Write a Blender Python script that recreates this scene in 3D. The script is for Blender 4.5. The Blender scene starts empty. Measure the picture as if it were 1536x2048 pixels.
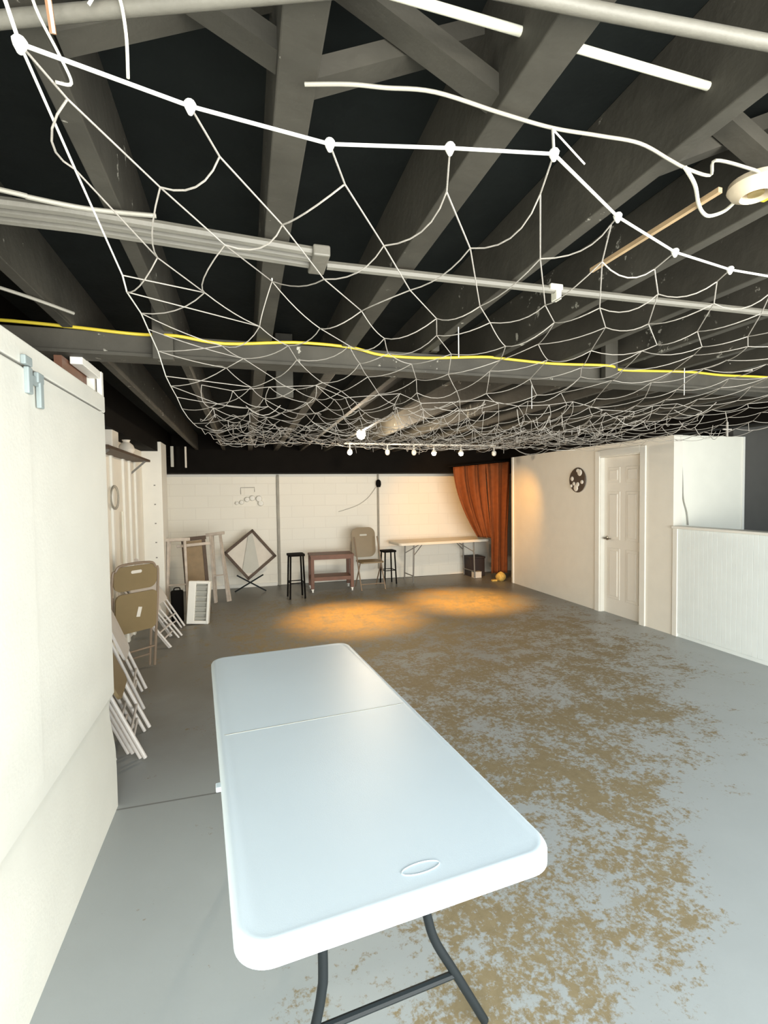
import bpy, bmesh, math, random
from mathutils import Vector, Matrix, Euler
C = bpy.context.scene.collection
random.seed(4)
PI = math.pi

# ------------------------------------------------------------------ helpers
def V(*a): return Vector(a)

class MB:
    """collects shapes; build() links them as ONE mesh object"""
    def __init__(self): self.bm = bmesh.new()
    def box(self, c, s, m=None, bevel=0.0):
        r = bmesh.ops.create_cube(self.bm, size=1.0)
        vs = r['verts']
        bmesh.ops.scale(self.bm, vec=Vector(s), verts=vs)
        if bevel > 0:
            es = list({e for v in vs for e in v.link_edges})
            b = bmesh.ops.bevel(self.bm, geom=es, offset=bevel, segments=2, affect='EDGES', profile=.5)
            vs = list({v for f in b['faces'] for v in f.verts} | {v for v in vs if v.is_valid})
        mat = Matrix.Translation(Vector(c)) @ (m.to_4x4() if m else Matrix())
        bmesh.ops.transform(self.bm, matrix=mat, verts=vs)
        return self
    def bar(self, a, b, w, h, up=(0, 0, 1), bevel=0.0):
        a, b = Vector(a), Vector(b); d = b - a
        z = d.normalized(); u = Vector(up)
        if abs(z.dot(u)) > .98: u = Vector((0, 1, 0))
        x = u.cross(z).normalized(); y = z.cross(x)
        m = Matrix((x, y, z)).transposed()
        return self.box((a + b) / 2, (w, h, d.length), m, bevel)
    def tube(self, pts, r, n=8, cap=True, closed=False):
        pts = [Vector(p) for p in pts]; rings = []
        N = len(pts); prev = None
        for i, p in enumerate(pts):
            if closed: t = (pts[(i + 1) % N] - pts[i - 1])
            else: t = pts[min(i + 1, N - 1)] - pts[max(i - 1, 0)]
            t.normalize()
            if prev is None:
                u = Vector((0, 0, 1)) if abs(t.z) < .9 else Vector((1, 0, 0))
                x = t.cross(u).normalized()
            else:
                x = (prev - t * prev.dot(t)).normalized()
            prev = x; y = t.cross(x)
            rr = r[i] if isinstance(r, (list, tuple)) else r
            rings.append([self.bm.verts.new(p + x * math.cos(2 * PI * k / n) * rr + y * math.sin(2 * PI * k / n) * rr) for k in range(n)])
        for i in range(N if closed else N - 1):
            A, B = rings[i], rings[(i + 1) % N]
            for k in range(n):
                self.bm.faces.new((A[k], A[(k + 1) % n], B[(k + 1) % n], B[k]))
        if cap and not closed:
            self.bm.faces.new(rings[0][::-1]); self.bm.faces.new(rings[-1])
        return self
    def lathe(self, prof, c=(0, 0, 0), n=24, m=None):
        """prof: list of (radius, z)"""
        rings = []; c = Vector(c)
        def T(p): return c + (m @ Vector(p) if m else Vector(p))
        for r, z in prof:
            if r < 1e-6: rings.append([self.bm.verts.new(T((0, 0, z)))])
            else: rings.append([self.bm.verts.new(T((r * math.cos(2 * PI * k / n), r * math.sin(2 * PI * k / n), z))) for k in range(n)])
        for A, B in zip(rings, rings[1:]):
            for k in range(n):
                a = A[k % len(A)], A[(k + 1) % len(A)]; b = B[k % len(B)], B[(k + 1) % len(B)]
                f = []
                for v in (a[0], a[1], b[1], b[0]):
                    if v not in f: f.append(v)
                if len(f) > 2: self.bm.faces.new(f)
        return self
    def prism(self, outline, z0, z1, m=None, zb=None):
        """closed outline [(x,y)], extruded z0..z1 ; zb optional per-point bottom"""
        T = (lambda p: m @ Vector(p)) if m else Vector
        b = [self.bm.verts.new(T((x, y, zb[i] if zb else z0))) for i, (x, y) in enumerate(outline)]
        t = [self.bm.verts.new(T((x, y, z1))) for x, y in outline]
        n = len(b)
        self.bm.faces.new(b[::-1]); self.bm.faces.new(t)
        for i in range(n): self.bm.faces.new((b[i], b[(i + 1) % n], t[(i + 1) % n], t[i]))
        return self
    def grid(self, f, nu, nv, closed_u=False):
        vs = [[self.bm.verts.new(Vector(f(i / nu, j / nv))) for j in range(nv + 1)] for i in range(nu + 1)]
        for i in range(nu):
            for j in range(nv):
                self.bm.faces.new((vs[i][j], vs[i + 1][j], vs[i + 1][j + 1], vs[i][j + 1]))
        return self
    def build(self, name, mat, parent=None, smooth=False, label=None):
        bmesh.ops.recalc_face_normals(self.bm, faces=self.bm.faces[:])
        me = bpy.data.meshes.new(name); self.bm.to_mesh(me); self.bm.free()
        for p in me.polygons: p.use_smooth = smooth
        if smooth:
            try: me.set_sharp_from_angle(angle=math.radians(40))
            except Exception: pass
        if isinstance(mat, (list, tuple)):
            for m_ in mat: me.materials.append(m_)
        else: me.materials.append(mat)
        o = bpy.data.objects.new(name, me); C.objects.link(o)
        if parent: o.parent = parent
        if label: o['label'] = label
        return o

def thing(name, label, cat, loc=(0, 0, 0), rotz=0, group=None):
    o = bpy.data.objects.new(name, None); C.objects.link(o)
    o.empty_display_size = .1
    o.location = loc; o.rotation_euler = (0, 0, rotz)
    o['label'] = label; o['category'] = cat
    if group: o['group'] = group
    return o
def tag(o, label, cat, group=None):
    o['label'] = label; o['category'] = cat
    if group: o['group'] = group
    return o
def struct(o): o['kind'] = 'structure'; return o
def dup(root, label=None, group=None):
    r = root.copy(); C.objects.link(r)
    if label: r['label'] = label
    if group: r['group'] = group
    for ch in list(root.children):
        c = ch.copy(); C.objects.link(c); c.parent = r
        for g in ch.children:
            d = g.copy(); C.objects.link(d); d.parent = c
    return r
def rrect(w, l, r, n=8, cx=0, cy=0):
    pts = []
    for sx, sy, a0 in ((1, -1, -PI / 2), (1, 1, 0), (-1, 1, PI / 2), (-1, -1, PI)):
        for k in range(n + 1):
            a = a0 + PI / 2 * k / n
            pts.append((cx + sx * (w / 2 - r) + r * math.cos(a), cy + sy * (l / 2 - r) + r * math.sin(a)))
    return pts
def smooth_path(pts, sub=6):
    pts = [Vector(p) for p in pts]; out = []
    for i in range(len(pts) - 1):
        p0 = pts[max(i - 1, 0)]; p1 = pts[i]; p2 = pts[i + 1]; p3 = pts[min(i + 2, len(pts) - 1)]
        for k in range(sub):
            t = k / sub
            out.append(.5 * ((2 * p1) + (p2 - p0) * t + (2 * p0 - 5 * p1 + 4 * p2 - p3) * t * t + (3 * p1 - p0 - 3 * p2 + p3) * t ** 3))
    out.append(pts[-1]); return out

# ------------------------------------------------------------------ materials
def mat(name, col, rough=.6, metal=0., var=.06, scale=6., bump=.0, bscale=40., spec=.5, emit=None, estr=0.):
    m = bpy.data.materials.new(name); m.use_nodes = True
    nt = m.node_tree; N = nt.nodes; L = nt.links; b = N['Principled BSDF']
    b.inputs['Roughness'].default_value = rough; b.inputs['Metallic'].default_value = metal
    b.inputs['Specular IOR Level'].default_value = spec
    tc = N.new('ShaderNodeTexCoord')
    nz = N.new('ShaderNodeTexNoise'); nz.inputs['Scale'].default_value = scale; nz.inputs['Detail'].default_value = 5
    L.new(tc.outputs['Object'], nz.inputs['Vector'])
    rp = N.new('ShaderNodeValToRGB')
    lo = [max(0, c * (1 - var)) for c in col]; hi = [min(1, c * (1 + var)) for c in col]
    rp.color_ramp.elements[0].position = .3; rp.color_ramp.elements[1].position = .7
    rp.color_ramp.elements[0].color = (*lo, 1); rp.color_ramp.elements[1].color = (*hi, 1)
    L.new(nz.outputs['Fac'], rp.inputs['Fac']); L.new(rp.outputs['Color'], b.inputs['Base Color'])
    if bump:
        n2 = N.new('ShaderNodeTexNoise'); n2.inputs['Scale'].default_value = bscale; n2.inputs['Detail'].default_value = 4
        L.new(tc.outputs['Object'], n2.inputs['Vector'])
        bp = N.new('ShaderNodeBump'); bp.inputs['Strength'].default_value = bump; bp.inputs['Distance'].default_value = .01
        L.new(n2.outputs['Fac'], bp.inputs['Height']); L.new(bp.outputs['Normal'], b.inputs['Normal'])
    if emit:
        b.inputs['Emission Color'].default_value = (*emit, 1); b.inputs['Emission Strength'].default_value = estr
    return m
M = {}
M['partition'] = mat('cream_panel_paint', (.71, .695, .625), .55, var=.02, bump=.08, bscale=60)
M['whitewall'] = mat('beige_wall_paint', (.80, .76, .67), .7, var=.02, bump=.1, bscale=80)
M['trimwhite'] = mat('white_trim_paint', (.80, .78, .71), .45, var=.02)
M['doorwhite'] = mat('door_paint', (.80, .765, .69), .45, var=.02)
M['halfwall'] = mat('beadboard_paint', (.80, .85, .835), .5, var=.02)
M['endwall'] = mat('end_wall_paint', (.82, .80, .70), .6, var=.02)
M['deck'] = mat('black_deck_paint', (.010, .012, .011), .85, spec=.15, var=.2, bump=.2, bscale=30)
M['joist'] = mat('dark_joist_paint', (.058, .053, .042), .65, spec=.3, var=.22, scale=5, bump=.25, bscale=25)
M['darkwall'] = mat('charcoal_wall_paint', (.10, .095, .085), .8, var=.05)
M['black'] = mat('black_paint', (.006, .005, .004), .8, spec=.08, var=.15)
M['pipe'] = mat('grey_pipe_paint', (.15, .14, .115), .5, var=.12, bump=.15, bscale=50)
M['tube'] = mat('white_pipe', (.85, .82, .68), .4, var=.03)
M['plastic'] = mat('white_table_plastic', (.73, .82, .87), .38, var=.015, scale=3, bump=.06, bscale=300)
M['legmetal'] = mat('dark_grey_leg_metal', (.012, .016, .018), .5, spec=.25, metal=0.)
M['greymetal'] = mat('grey_leg_metal', (.22, .21, .19), .4, metal=.5)
M['cord'] = mat('white_net_cord', (.42, .385, .34), .8, var=.12, scale=40, bump=.3, bscale=400)
M['rope'] = mat('white_border_rope', (.80, .78, .72), .8, var=.08, scale=60)
M['yellow'] = mat('yellow_cable_rubber', (.62, .48, .04), .5)
M['wire'] = mat('painted_wire', (.33, .31, .26), .6, var=.15)
M['wirelight'] = mat('pale_wire', (.72, .69, .58), .5)
M['porcelain'] = mat('tan_porcelain', (.62, .52, .38), .4, var=.1, scale=20)
M['brass'] = mat('brass_socket', (.45, .33, .13), .35, metal=.8)
M['wood'] = mat('raw_wood', (.42, .29, .16), .7, var=.2, scale=12)
M['brown'] = mat('brown_enamel', (.215, .155, .075), .42, var=.05)
M['brownframe'] = mat('brown_frame_enamel', (.24, .175, .12), .42, var=.08)
M['whitemetal'] = mat('white_frame_enamel', (.58, .54, .50), .4, var=.06)
M['palewood'] = mat('pale_grey_wood', (.50, .43, .36), .7, var=.15, scale=15)
M['darkwood'] = mat('dark_wood', (.075, .045, .025), .6, var=.25, scale=10)
M['brownboard'] = mat('brown_board', (.24, .165, .085), .6, var=.15, scale=8)
M['redwood'] = mat('red_brown_wood', (.15, .065, .036), .55, var=.15, scale=8)
M['casterwhite'] = mat('white_caster', (.8, .78, .72), .5)
M['curtain'] = mat('rust_curtain_cloth', (.175, .045, .006), .85, var=.12, scale=14, bump=.2, bscale=200)
M['grill'] = mat('grey_grille', (.38, .37, .32), .6)
M['greysheet'] = mat('grey_sheet', (.50, .49, .43), .6, var=.05)
M['yellowcloth'] = mat('yellow_cloth', (.68, .44, .10), .9, var=.2, scale=30)
M['copper'] = mat('copper_fitting', (.55, .3, .17), .4, metal=.5)
M['bluegrey'] = mat('blue_grey_metal', (.30, .35, .35), .5, var=.1)
M['bulb'] = mat('lit_bulb', (1, .9, .7), .4, emit=(1, .86, .62), estr=22)
M['bulboff'] = mat('unlit_bulb', (.8, .77, .7), .25)
M['chrome'] = mat('brushed_handle_metal', (.28, .26, .22), .3, metal=.9)
M['plaquedark'] = mat('plaque_brown', (.07, .045, .028), .5)
M['plaquepale'] = mat('plaque_white', (.75, .70, .62), .5)
M['darkbox'] = mat('dark_box', (.03, .02, .018), .7)
M['whitebox'] = mat('pale_carton', (.66, .61, .53), .7)

def scuffs(m, amount=.70, col=(.42, .40, .34)):
    nt = m.node_tree; N = nt.nodes; L = nt.links; b = N['Principled BSDF']
    src = b.inputs['Base Color'].links[0].from_socket
    tc = N.new('ShaderNodeTexCoord'); nz = N.new('ShaderNodeTexNoise'); nz.inputs['Scale'].default_value = 16; nz.inputs['Detail'].default_value = 8; nz.inputs['Roughness'].default_value = .7
    L.new(tc.outputs['Object'], nz.inputs['Vector'])
    n2 = N.new('ShaderNodeTexNoise'); n2.inputs['Scale'].default_value = 2.2; L.new(tc.outputs['Object'], n2.inputs['Vector'])
    ad = N.new('ShaderNodeMath'); ad.operation = 'MULTIPLY_ADD'; ad.inputs[1].default_value = .5; L.new(n2.outputs['Fac'], ad.inputs[0]); L.new(nz.outputs['Fac'], ad.inputs[2])
    mr = N.new('ShaderNodeMapRange'); mr.inputs['From Min'].default_value = amount + .22; mr.inputs['From Max'].default_value = amount + .26; L.new(ad.outputs[0], mr.inputs['Value'])
    mx = N.new('ShaderNodeMix'); mx.data_type = 'RGBA'; mx.inputs[7].default_value = (*col, 1)
    L.new(mr.outputs[0], mx.inputs[0]); L.new(src, mx.inputs[6]); L.new(mx.outputs[2], b.inputs['Base Color'])
scuffs(M['joist'])
def floor_material():
    m = bpy.data.materials.new('worn_grey_floor_paint'); m.use_nodes = True
    nt = m.node_tree; N = nt.nodes; L = nt.links; b = N['Principled BSDF']
    tc = N.new('ShaderNodeTexCoord'); OB = tc.outputs['Object']
    def noise(scale, detail=4, rough=.5, vec=OB):
        n = N.new('ShaderNodeTexNoise'); n.inputs['Scale'].default_value = scale; n.inputs['Detail'].default_value = detail
        n.inputs['Roughness'].default_value = rough; L.new(vec, n.inputs['Vector']); return n.outputs['Fac']
    def math_(op, a, bb=None, cc=None):
        n = N.new('ShaderNodeMath'); n.operation = op
        for i, x in enumerate((a, bb, cc)):
            if x is None: continue
            if isinstance(x, (int, float)): n.inputs[i].default_value = x
            else: L.new(x, n.inputs[i])
        return n.outputs[0]
    sp = N.new('ShaderNodeSeparateXYZ'); L.new(OB, sp.inputs[0]); X, Y = sp.outputs[0], sp.outputs[1]
    def blob(cx, cy, rx, ry, amp, rot=0):
        c, s = math.cos(rot), math.sin(rot)
        dx = math_('SUBTRACT', X, cx); dy = math_('SUBTRACT', Y, cy)
        ux = math_('ADD', math_('MULTIPLY', dx, c / rx), math_('MULTIPLY', dy, s / rx))
        uy = math_('ADD', math_('MULTIPLY', dx, -s / ry), math_('MULTIPLY', dy, c / ry))
        d2 = math_('ADD', math_('MULTIPLY', ux, ux), math_('MULTIPLY', uy, uy))
        return math_('MULTIPLY', math_('POWER', 2.718, math_('MULTIPLY', d2, -1.0)), amp)
    total = None
    for a in BLOBS:
        t = blob(*a); total = t if total is None else math_('ADD', total, t)
    total = math_('MINIMUM', total, .72)
    big = noise(1.9, 5, .6); mid = noise(5.5, 5, .65); fine = noise(27, 4, .7); fine2 = noise(70, 3, .7)
    s = math_('ADD', math_('MULTIPLY', math_('SUBTRACT', big, .5), 1.3), math_('MULTIPLY', math_('SUBTRACT', mid, .5), 1.7))
    s = math_('ADD', s, math_('MULTIPLY', math_('SUBTRACT', fine, .5), 1.9))
    s = math_('ADD', s, math_('MULTIPLY', math_('SUBTRACT', fine2, .5), 1.0))
    s = math_('ADD', s, math_('SUBTRACT', total, .60))
    mr = N.new('ShaderNodeMapRange'); mr.inputs['From Min'].default_value = -.10; mr.inputs['From Max'].default_value = .22
    L.new(s, mr.inputs['Value'])
    paint = N.new('ShaderNodeValToRGB'); paint.color_ramp.elements[0].color = (.315, .337, .334, 1); paint.color_ramp.elements[1].color = (.38, .405, .405, 1)
    L.new(noise(2.2, 6, .6), paint.inputs['Fac'])
    worn = N.new('ShaderNodeValToRGB'); worn.color_ramp.elements[0].color = (.165, .125, .065, 1); worn.color_ramp.elements[1].color = (.31, .25, .145, 1)
    L.new(noise(24, 5, .7), worn.inputs['Fac'])
    mix = N.new('ShaderNodeMix'); mix.data_type = 'RGBA'
    # paint darkens to grey-brown toward the back left, with a wandering edge
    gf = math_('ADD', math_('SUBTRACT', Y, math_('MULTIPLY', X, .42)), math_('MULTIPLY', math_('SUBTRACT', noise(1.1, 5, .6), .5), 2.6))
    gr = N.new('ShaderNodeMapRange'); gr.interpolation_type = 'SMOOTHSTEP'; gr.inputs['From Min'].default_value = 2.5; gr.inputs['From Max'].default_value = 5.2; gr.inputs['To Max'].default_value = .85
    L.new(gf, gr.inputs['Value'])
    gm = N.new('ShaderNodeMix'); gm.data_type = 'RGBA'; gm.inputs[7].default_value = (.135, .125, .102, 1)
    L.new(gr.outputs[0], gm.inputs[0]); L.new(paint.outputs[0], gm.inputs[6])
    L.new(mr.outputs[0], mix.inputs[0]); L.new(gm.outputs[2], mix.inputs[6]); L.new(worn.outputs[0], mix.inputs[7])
    # a fine control joint across the slab
    jl = math_('LESS_THAN', math_('ABSOLUTE', math_('SUBTRACT', Y, 2.745)), .006)
    jm = N.new('ShaderNodeMix'); jm.data_type = 'RGBA'; jm.inputs[7].default_value = (.13, .13, .12, 1)
    L.new(math_('MULTIPLY', math_('MULTIPLY', jl, math_('LESS_THAN', X, .35)), .75), jm.inputs[0]); L.new(mix.outputs[2], jm.inputs[6])
    L.new(jm.outputs[2], b.inputs['Base Color'])
    rg = math_('ADD', math_('MULTIPLY', mr.outputs[0], .25), .42); L.new(rg, b.inputs['Roughness'])
    bp = N.new('ShaderNodeBump'); bp.inputs['Strength'].default_value = .12; bp.inputs['Distance'].default_value = .004
    L.new(math_('ADD', math_('MULTIPLY', mr.outputs[0], -.5), fine), bp.inputs['Height']); L.new(bp.outputs['Normal'], b.inputs['Normal'])
    return m
# worn areas of the floor: x, y, radius across, radius along, amount, rotation
BLOBS = [(1.9, 3.5, 1.2, 1.5, .62, 0), (1.15, 2.1, .75, .9, .60, 0), (2.4, 5.1, 2.2, 1.1, .62, 0), (.95, 1.35, .55, .4, .40, 0),
         (3.1, 3.7, 1.0, .8, .45, 0), (.2, 1.15, .6, .35, .40, 0), (1.5, 1.65, .3, .5, .42, 0), (.9, 4.6, .9, 1.2, .5, 0), (-.2, 1.3, .4, .4, .16, 0),
         (2.1, 1.5, .55, .28, -.7, .5), (1.3, .98, .5, .22, -.6, .2), (2.0, 2.2, .35, .3, .2, 0), (2.9, 5.9, 1.6, .8, .4, 0), (1.45, 1.8, .45, .45, .45, 0), (2.3, 2.8, .9, .6, .40, 0), (3.5, 4.3, .7, .5, .35, 0), (1.0, 6.6, 2.2, 1.2, .55, 0), (2.9, 7.6, 2.2, .9, .45, 0), (.4, 5.6, .7, .8, .25, 0)]

def block_material():
    m = bpy.data.materials.new('painted_block_wall'); m.use_nodes = True
    nt = m.node_tree; N = nt.nodes; L = nt.links; b = N['Principled BSDF']; b.inputs['Roughness'].default_value = .6
    tc = N.new('ShaderNodeTexCoord'); mp = N.new('ShaderNodeMapping'); mp.inputs['Rotation'].default_value = (PI / 2, 0, 0)
    L.new(tc.outputs['Object'], mp.inputs[0])
    br = N.new('ShaderNodeTexBrick'); br.inputs['Scale'].default_value = 1.0
    br.inputs['Brick Width'].default_value = .40; br.inputs['Row Height'].default_value = .20; br.inputs['Mortar Size'].default_value = .006
    br.inputs['Mortar Smooth'].default_value = .4
    br.inputs['Color1'].default_value = (.82, .785, .69, 1); br.inputs['Color2'].default_value = (.84, .805, .71, 1); br.inputs['Mortar'].default_value = (.77, .73, .64, 1)
    L.new(mp.outputs[0], br.inputs['Vector']); L.new(br.outputs['Color'], b.inputs['Base Color'])
    bp = N.new('ShaderNodeBump'); bp.inputs['Strength'].default_value = .15; bp.inputs['Distance'].default_value = .005; bp.invert = True
    L.new(br.outputs['Fac'], bp.inputs['Height']); L.new(bp.outputs['Normal'], b.inputs['Normal'])
    return m
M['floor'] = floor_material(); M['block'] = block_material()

# ------------------------------------------------------------------ camera
f_, yaw, pitch, roll, H = 980.02, .276651, -.0385605, -.0133531, 1.60822
cy, sy, cp, sp_ = math.cos(yaw), math.sin(yaw), math.cos(pitch), math.sin(pitch)
fw = V(sy * cp, cy * cp, sp_); r0 = V(cy, -sy, 0); u0 = r0.cross(fw)
rt = math.cos(roll) * r0 + math.sin(roll) * u0; up = -math.sin(roll) * r0 + math.cos(roll) * u0
cam = bpy.data.objects.new('camera', bpy.data.cameras.new('camera')); C.objects.link(cam)
mw = Matrix((rt, up, -fw)).transposed().to_4x4(); mw.translation = V(0, 0, H); cam.matrix_world = mw
cam.data.sensor_fit = 'VERTICAL'; cam.data.sensor_height = 36; cam.data.lens = f_ / 2048 * 36; cam.data.clip_start = .02
bpy.context.scene.camera = cam

# ------------------------------------------------------------------ room shell
XR, YB, XL, JZ, DZ = 4.511, 8.83, -1.28, 2.33, 2.565
Y0, X1 = -1.6, 7.2
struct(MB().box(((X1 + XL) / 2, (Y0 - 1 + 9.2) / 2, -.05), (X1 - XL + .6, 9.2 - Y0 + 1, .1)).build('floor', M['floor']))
CY = .12
ceiling = struct(MB().box(((X1 + XL) / 2, (CY + 9.2) / 2, DZ + .03), (X1 - XL + .4, 9.2 - CY, .06)).build('ceiling', M['deck']))
JX = lambda k: .105 + .4064 * (k - 1)
for k in range(-2, 18):
    w = .07 if k in (1, 2) else .042
    MB().box((JX(k), (CY + 8.9) / 2, (JZ + DZ) / 2), (w, 8.9 - CY, DZ - JZ), bevel=.003).build('ceiling_joist', M['joist'], ceiling)
# cross bridging between the joists
def brace(xa, za, xb, zb, y, w=.05, h=.035): MB().bar((xa, y, za), (xb, y, zb), h, w, up=(0, 1, 0)).build('cross_brace', M['joist'], ceiling)
for k, y in ((0, .86), (1, .845), (3, .88), (4, .90), (5, .92), (6, .9)):
    a, b = JX(k) + .02, JX(k + 1) - .02
    brace(a, DZ - .03, b, JZ + .035, y + .03); brace(a, JZ + .035, b, DZ - .03, y + .085)
# crossbeam the joists rest on
MB().box((2.9, 2.46, 2.28), (8.3, .09, .1), bevel=.004).box((2.9, 2.46, 2.232), (8.3, .13, .014)).build('crossbeam', M['joist'], ceiling)
for (x, y, z0, z1, w) in ((2.03, 2.375, 2.245, 2.56, .085), (-.33, 2.375, 2.21, 2.56, .085), (.245, 3.0, 2.185, 2.56, .10), (.95, 2.375, 2.33, 2.56, .05)):
    MB().box((x, y, (z0 + z1) / 2), (w, .038, z1 - z0), bevel=.003).build('hanger_board', M['joist'], ceiling)

struct(MB().box((XL - .06, (Y0 + 9.1) / 2, 1.29), (.12, 9.1 - Y0, 2.57)).build('wall_left', M['whitewall']))
wb = struct(MB().box(((XL + 7.2) / 2, YB + .06, 1.29), (7.2 - XL, .12, 2.57)).build('wall_back', M['block']))
# black soffit in front of the upper back wall
struct(MB().box(((XL + 5.5) / 2, 8.55, 2.265), (5.5 - XL, .5, .6)).build('trim_1', M['black']))
# right wall : a dry-walled run with the door opening cut out
D0, D1, DH = 4.75, 5.44, 2.045
wr = MB()
wr.box((XR + .06, (D1 + 7.64) / 2, 1.1), (.12, 7.64 - D1, 2.2))
wr.box((XR + .06, (4.29 + D0) / 2, 1.1), (.12, D0 - 4.29, 2.2))
wr.box((XR + .06, (D0 + D1) / 2, (2.2 + DH) / 2), (.12, D1 - D0, 2.2 - DH))
struct(wr.build('wall_right', M['whitewall']))
struct(MB().box((XR + .06, (3.0 + 7.64) / 2 + .6, 2.385), (.14, 6.0, .37)).build('trim_2', M['black']))
struct(MB().box((XR + .5, 7.7, 1.28), (.88, .02, 2.56)).build('wall_alcove', M['black']))
struct(MB().box((5.45, 8.3, 1.28), (.06, 1.2, 2.56)).build('wall_recess', M['black']))
# end wall behind the low wall and the dark wall beyond it
struct(MB().box(((XR + .12 + 5.53) / 2, 4.36, 1.1), (5.53 - XR - .12, .1, 2.2)).build('wall_end', M['endwall']))
struct(MB().box((5.53, 4.33, 1.1), (.035, .06, 2.2), bevel=.004).build('trim_3', M['trimwhite']))
struct(MB().box(((X1 + 5.55) / 2, 4.5, 1.28), (X1 - 5.55, .1, 2.57)).build('wall_dark', M['darkwall']))
struct(MB().box((X1, (Y0 + 8.9) / 2, 1.28), (.1, 8.9 - Y0, 2.57)).build('wall_far_right', M['darkwall']))
struct(MB().box((-.99, Y0, 1.28), (.66, .1, 2.57)).build('wall_front', M['darkwall']))
struct(MB().box((-1.18, 5.0, 2.38), (.2, 6.8, .37)).build('trim_4', M['black']))
# low beadboard wall
lw = MB(); n = 0
y = 4.22
lw.box((XR + .06, (Y0 + 4.29) / 2, .59), (.11, 4.29 - Y0, 1.18))
while y > Y0:
    lw.box((XR + .001, y - .024, .61), (.010, .0495, 1.14), bevel=.0016); y -= .051
low = struct(lw.build('wall_low', M['halfwall']))
MB().box((XR + .05, (Y0 + 4.29) / 2, 1.195), (.16, 4.29 - Y0, .028), bevel=.006).build('cap_rail', M['trimwhite'], low)
MB().box((XR - .003, 4.255, .6), (.024, .062, 1.2), bevel=.004).build('corner_trim', M['trimwhite'], low)
# door with six raised panels
door = struct(MB().box((XR + .075, (D0 + D1) / 2, 1.02), (.035, D1 - D0 - .01, 2.04)).build('door_1', M['doorwhite']))
W = D1 - D0
for (zc, hh) in ((1.80, .20), (1.28, .62), (.53, .66)):
    for s in (-1, 1):
        yc = (D0 + D1) / 2 + s * W * .225
        p = MB()
        p.box((XR + .056, yc, zc), (.01, W * .30, hh), bevel=.004)
        p.box((XR + .05, yc, zc), (.014, W * .20, hh - .07), bevel=.006)
        p.build('door_panel', M['doorwhite'], door)
hd = MB(); hy = D1 - .07
hd.lathe([(0, 0), (.028, 0), (.028, .012), (.012, .02), (.012, .045), (0, .045)], (XR + .057, hy, .98), 16, Matrix.Rotation(-PI / 2, 3, 'Y'))
hd.bar((XR + .012, hy + .01, .98), (XR + .012, hy - .11, .98), .022, .016, bevel=.004)
hd.build('door_handle', M['chrome'], door)
dc = MB()
for yy in (D0 - .04, D1 + .04): dc.box((XR - .008, yy, 1.06), (.02, .085, 2.13), bevel=.005)
dc.box((XR - .008, (D0 + D1) / 2, DH + .045), (.0195, D1 - D0 - .006, .084), bevel=.005)
dc.box((XR + .055, D0 + .006, 1.02), (.115, .014, 2.045)); dc.box((XR + .055, D1 - .006, 1.02), (.115, .014, 2.045)); dc.box((XR + .055, (D0 + D1) / 2, DH - .006), (.115, D1 - D0, .014))
struct(dc.build('trim_5', M['trimwhite']))
struct(MB().box((XR - .004, 7.62, 1.1), (.03, .05, 2.2), bevel=.004).build('trim_6', M['trimwhite']))
# left wall: batten strips and the square column
bt = MB()
for yy in (4.2, 4.9, 5.45, 5.95, 6.25, 6.55): bt.box((XL + .012, yy, 1.05), (.024, .07, 2.1), bevel=.004)
struct(bt.build('trim_7', M['trimwhite']))
col = MB().box((-1.16, 7.22, 1.16), (.24, .44, 2.32), bevel=.006)
struct(col.build('wall_column', M['trimwhite']))
nl = MB()
for z in (1.75, 1.5, 1.25, 1.0, .8): nl.box((-1.13, 6.998, z), (.02, .006, .014))
struct(nl.build('trim_8', M['greymetal']))
struct(MB().box(((XL + 4.6) / 2, YB - .008, 1.945), (4.6 - XL, .02, .045)).build('trim_9', M['trimwhite']))
struct(MB().box((-.35, YB - .01, .03), (1.75, .02, .06)).build('baseboard_back', M['trimwhite']))

# ------------------------------------------------------------------ cream partition on the left
XP = -.671
par = thing('partition_panel', 'tall cream white partition panel filling the left edge, with a seam line near its top', 'partition', (XP, 1.0, 0))
YP = 2.78 - 1.0
def prof(z):
    A = .026
    if z >= .60 or z <= .25: return 0.0
    if z >= .53: t = (.60 - z) / .07; return -A * (1 - (1 - t) ** 1.6)
    t = (z - .25) / .28; return -A * t * t * (3 - 2 * t)
zs = [0, .1, .2, .3] + [.3 + .30 * i / 14 for i in range(1, 13)] + [.585, .595, .60, .605, .66, 1.0, 1.6, 2.025]
pb = MB()
def strip(xoff, y0, y1, zlist):
    for s in range(len(zlist) - 1):
        a, b = zlist[s], zlist[s + 1]
        q = [pb.bm.verts.new((prof(a) + xoff, y0, a)), pb.bm.verts.new((prof(a) + xoff, y1, a)), pb.bm.verts.new((prof(b) + xoff, y1, b)), pb.bm.verts.new((prof(b) + xoff, y0, b))]
        pb.bm.faces.new(q)
strip(0, Y0 - 1.0, YP, zs)
bmesh.ops.remove_doubles(pb.bm, verts=pb.bm.verts[:], dist=1e-4)
pb.box((-.075, (Y0 - 1 + YP) / 2, 1.0), (.03, YP - Y0 + .97, 1.99))
pn = pb.build('panel', M['partition'], par, smooth=True)
MB().box((.002, (Y0 - 1.0 + .853) / 2, (2.02 + .662) / 2), (.008, .853 - Y0 + 1.0, 2.02 - .662), bevel=.002).build('facing_sheet', M['partition'], par)
MB().box((-.03, (Y0 - 1 + YP) / 2, 2.072), (.068, YP - Y0 + 1.0, .078), bevel=.004).build('top_rail', M['partition'], par)
MB().box((-.052, YP - .015, 1.115), (.040, .030, 2.23), bevel=.003).box((-.011, YP - .015, 2.13), (.022, .030, .20)).box((-.028, YP - .17, 2.212), (.05, .29, .036), bevel=.003).build('end_post', M['trimwhite'], par)
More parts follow.
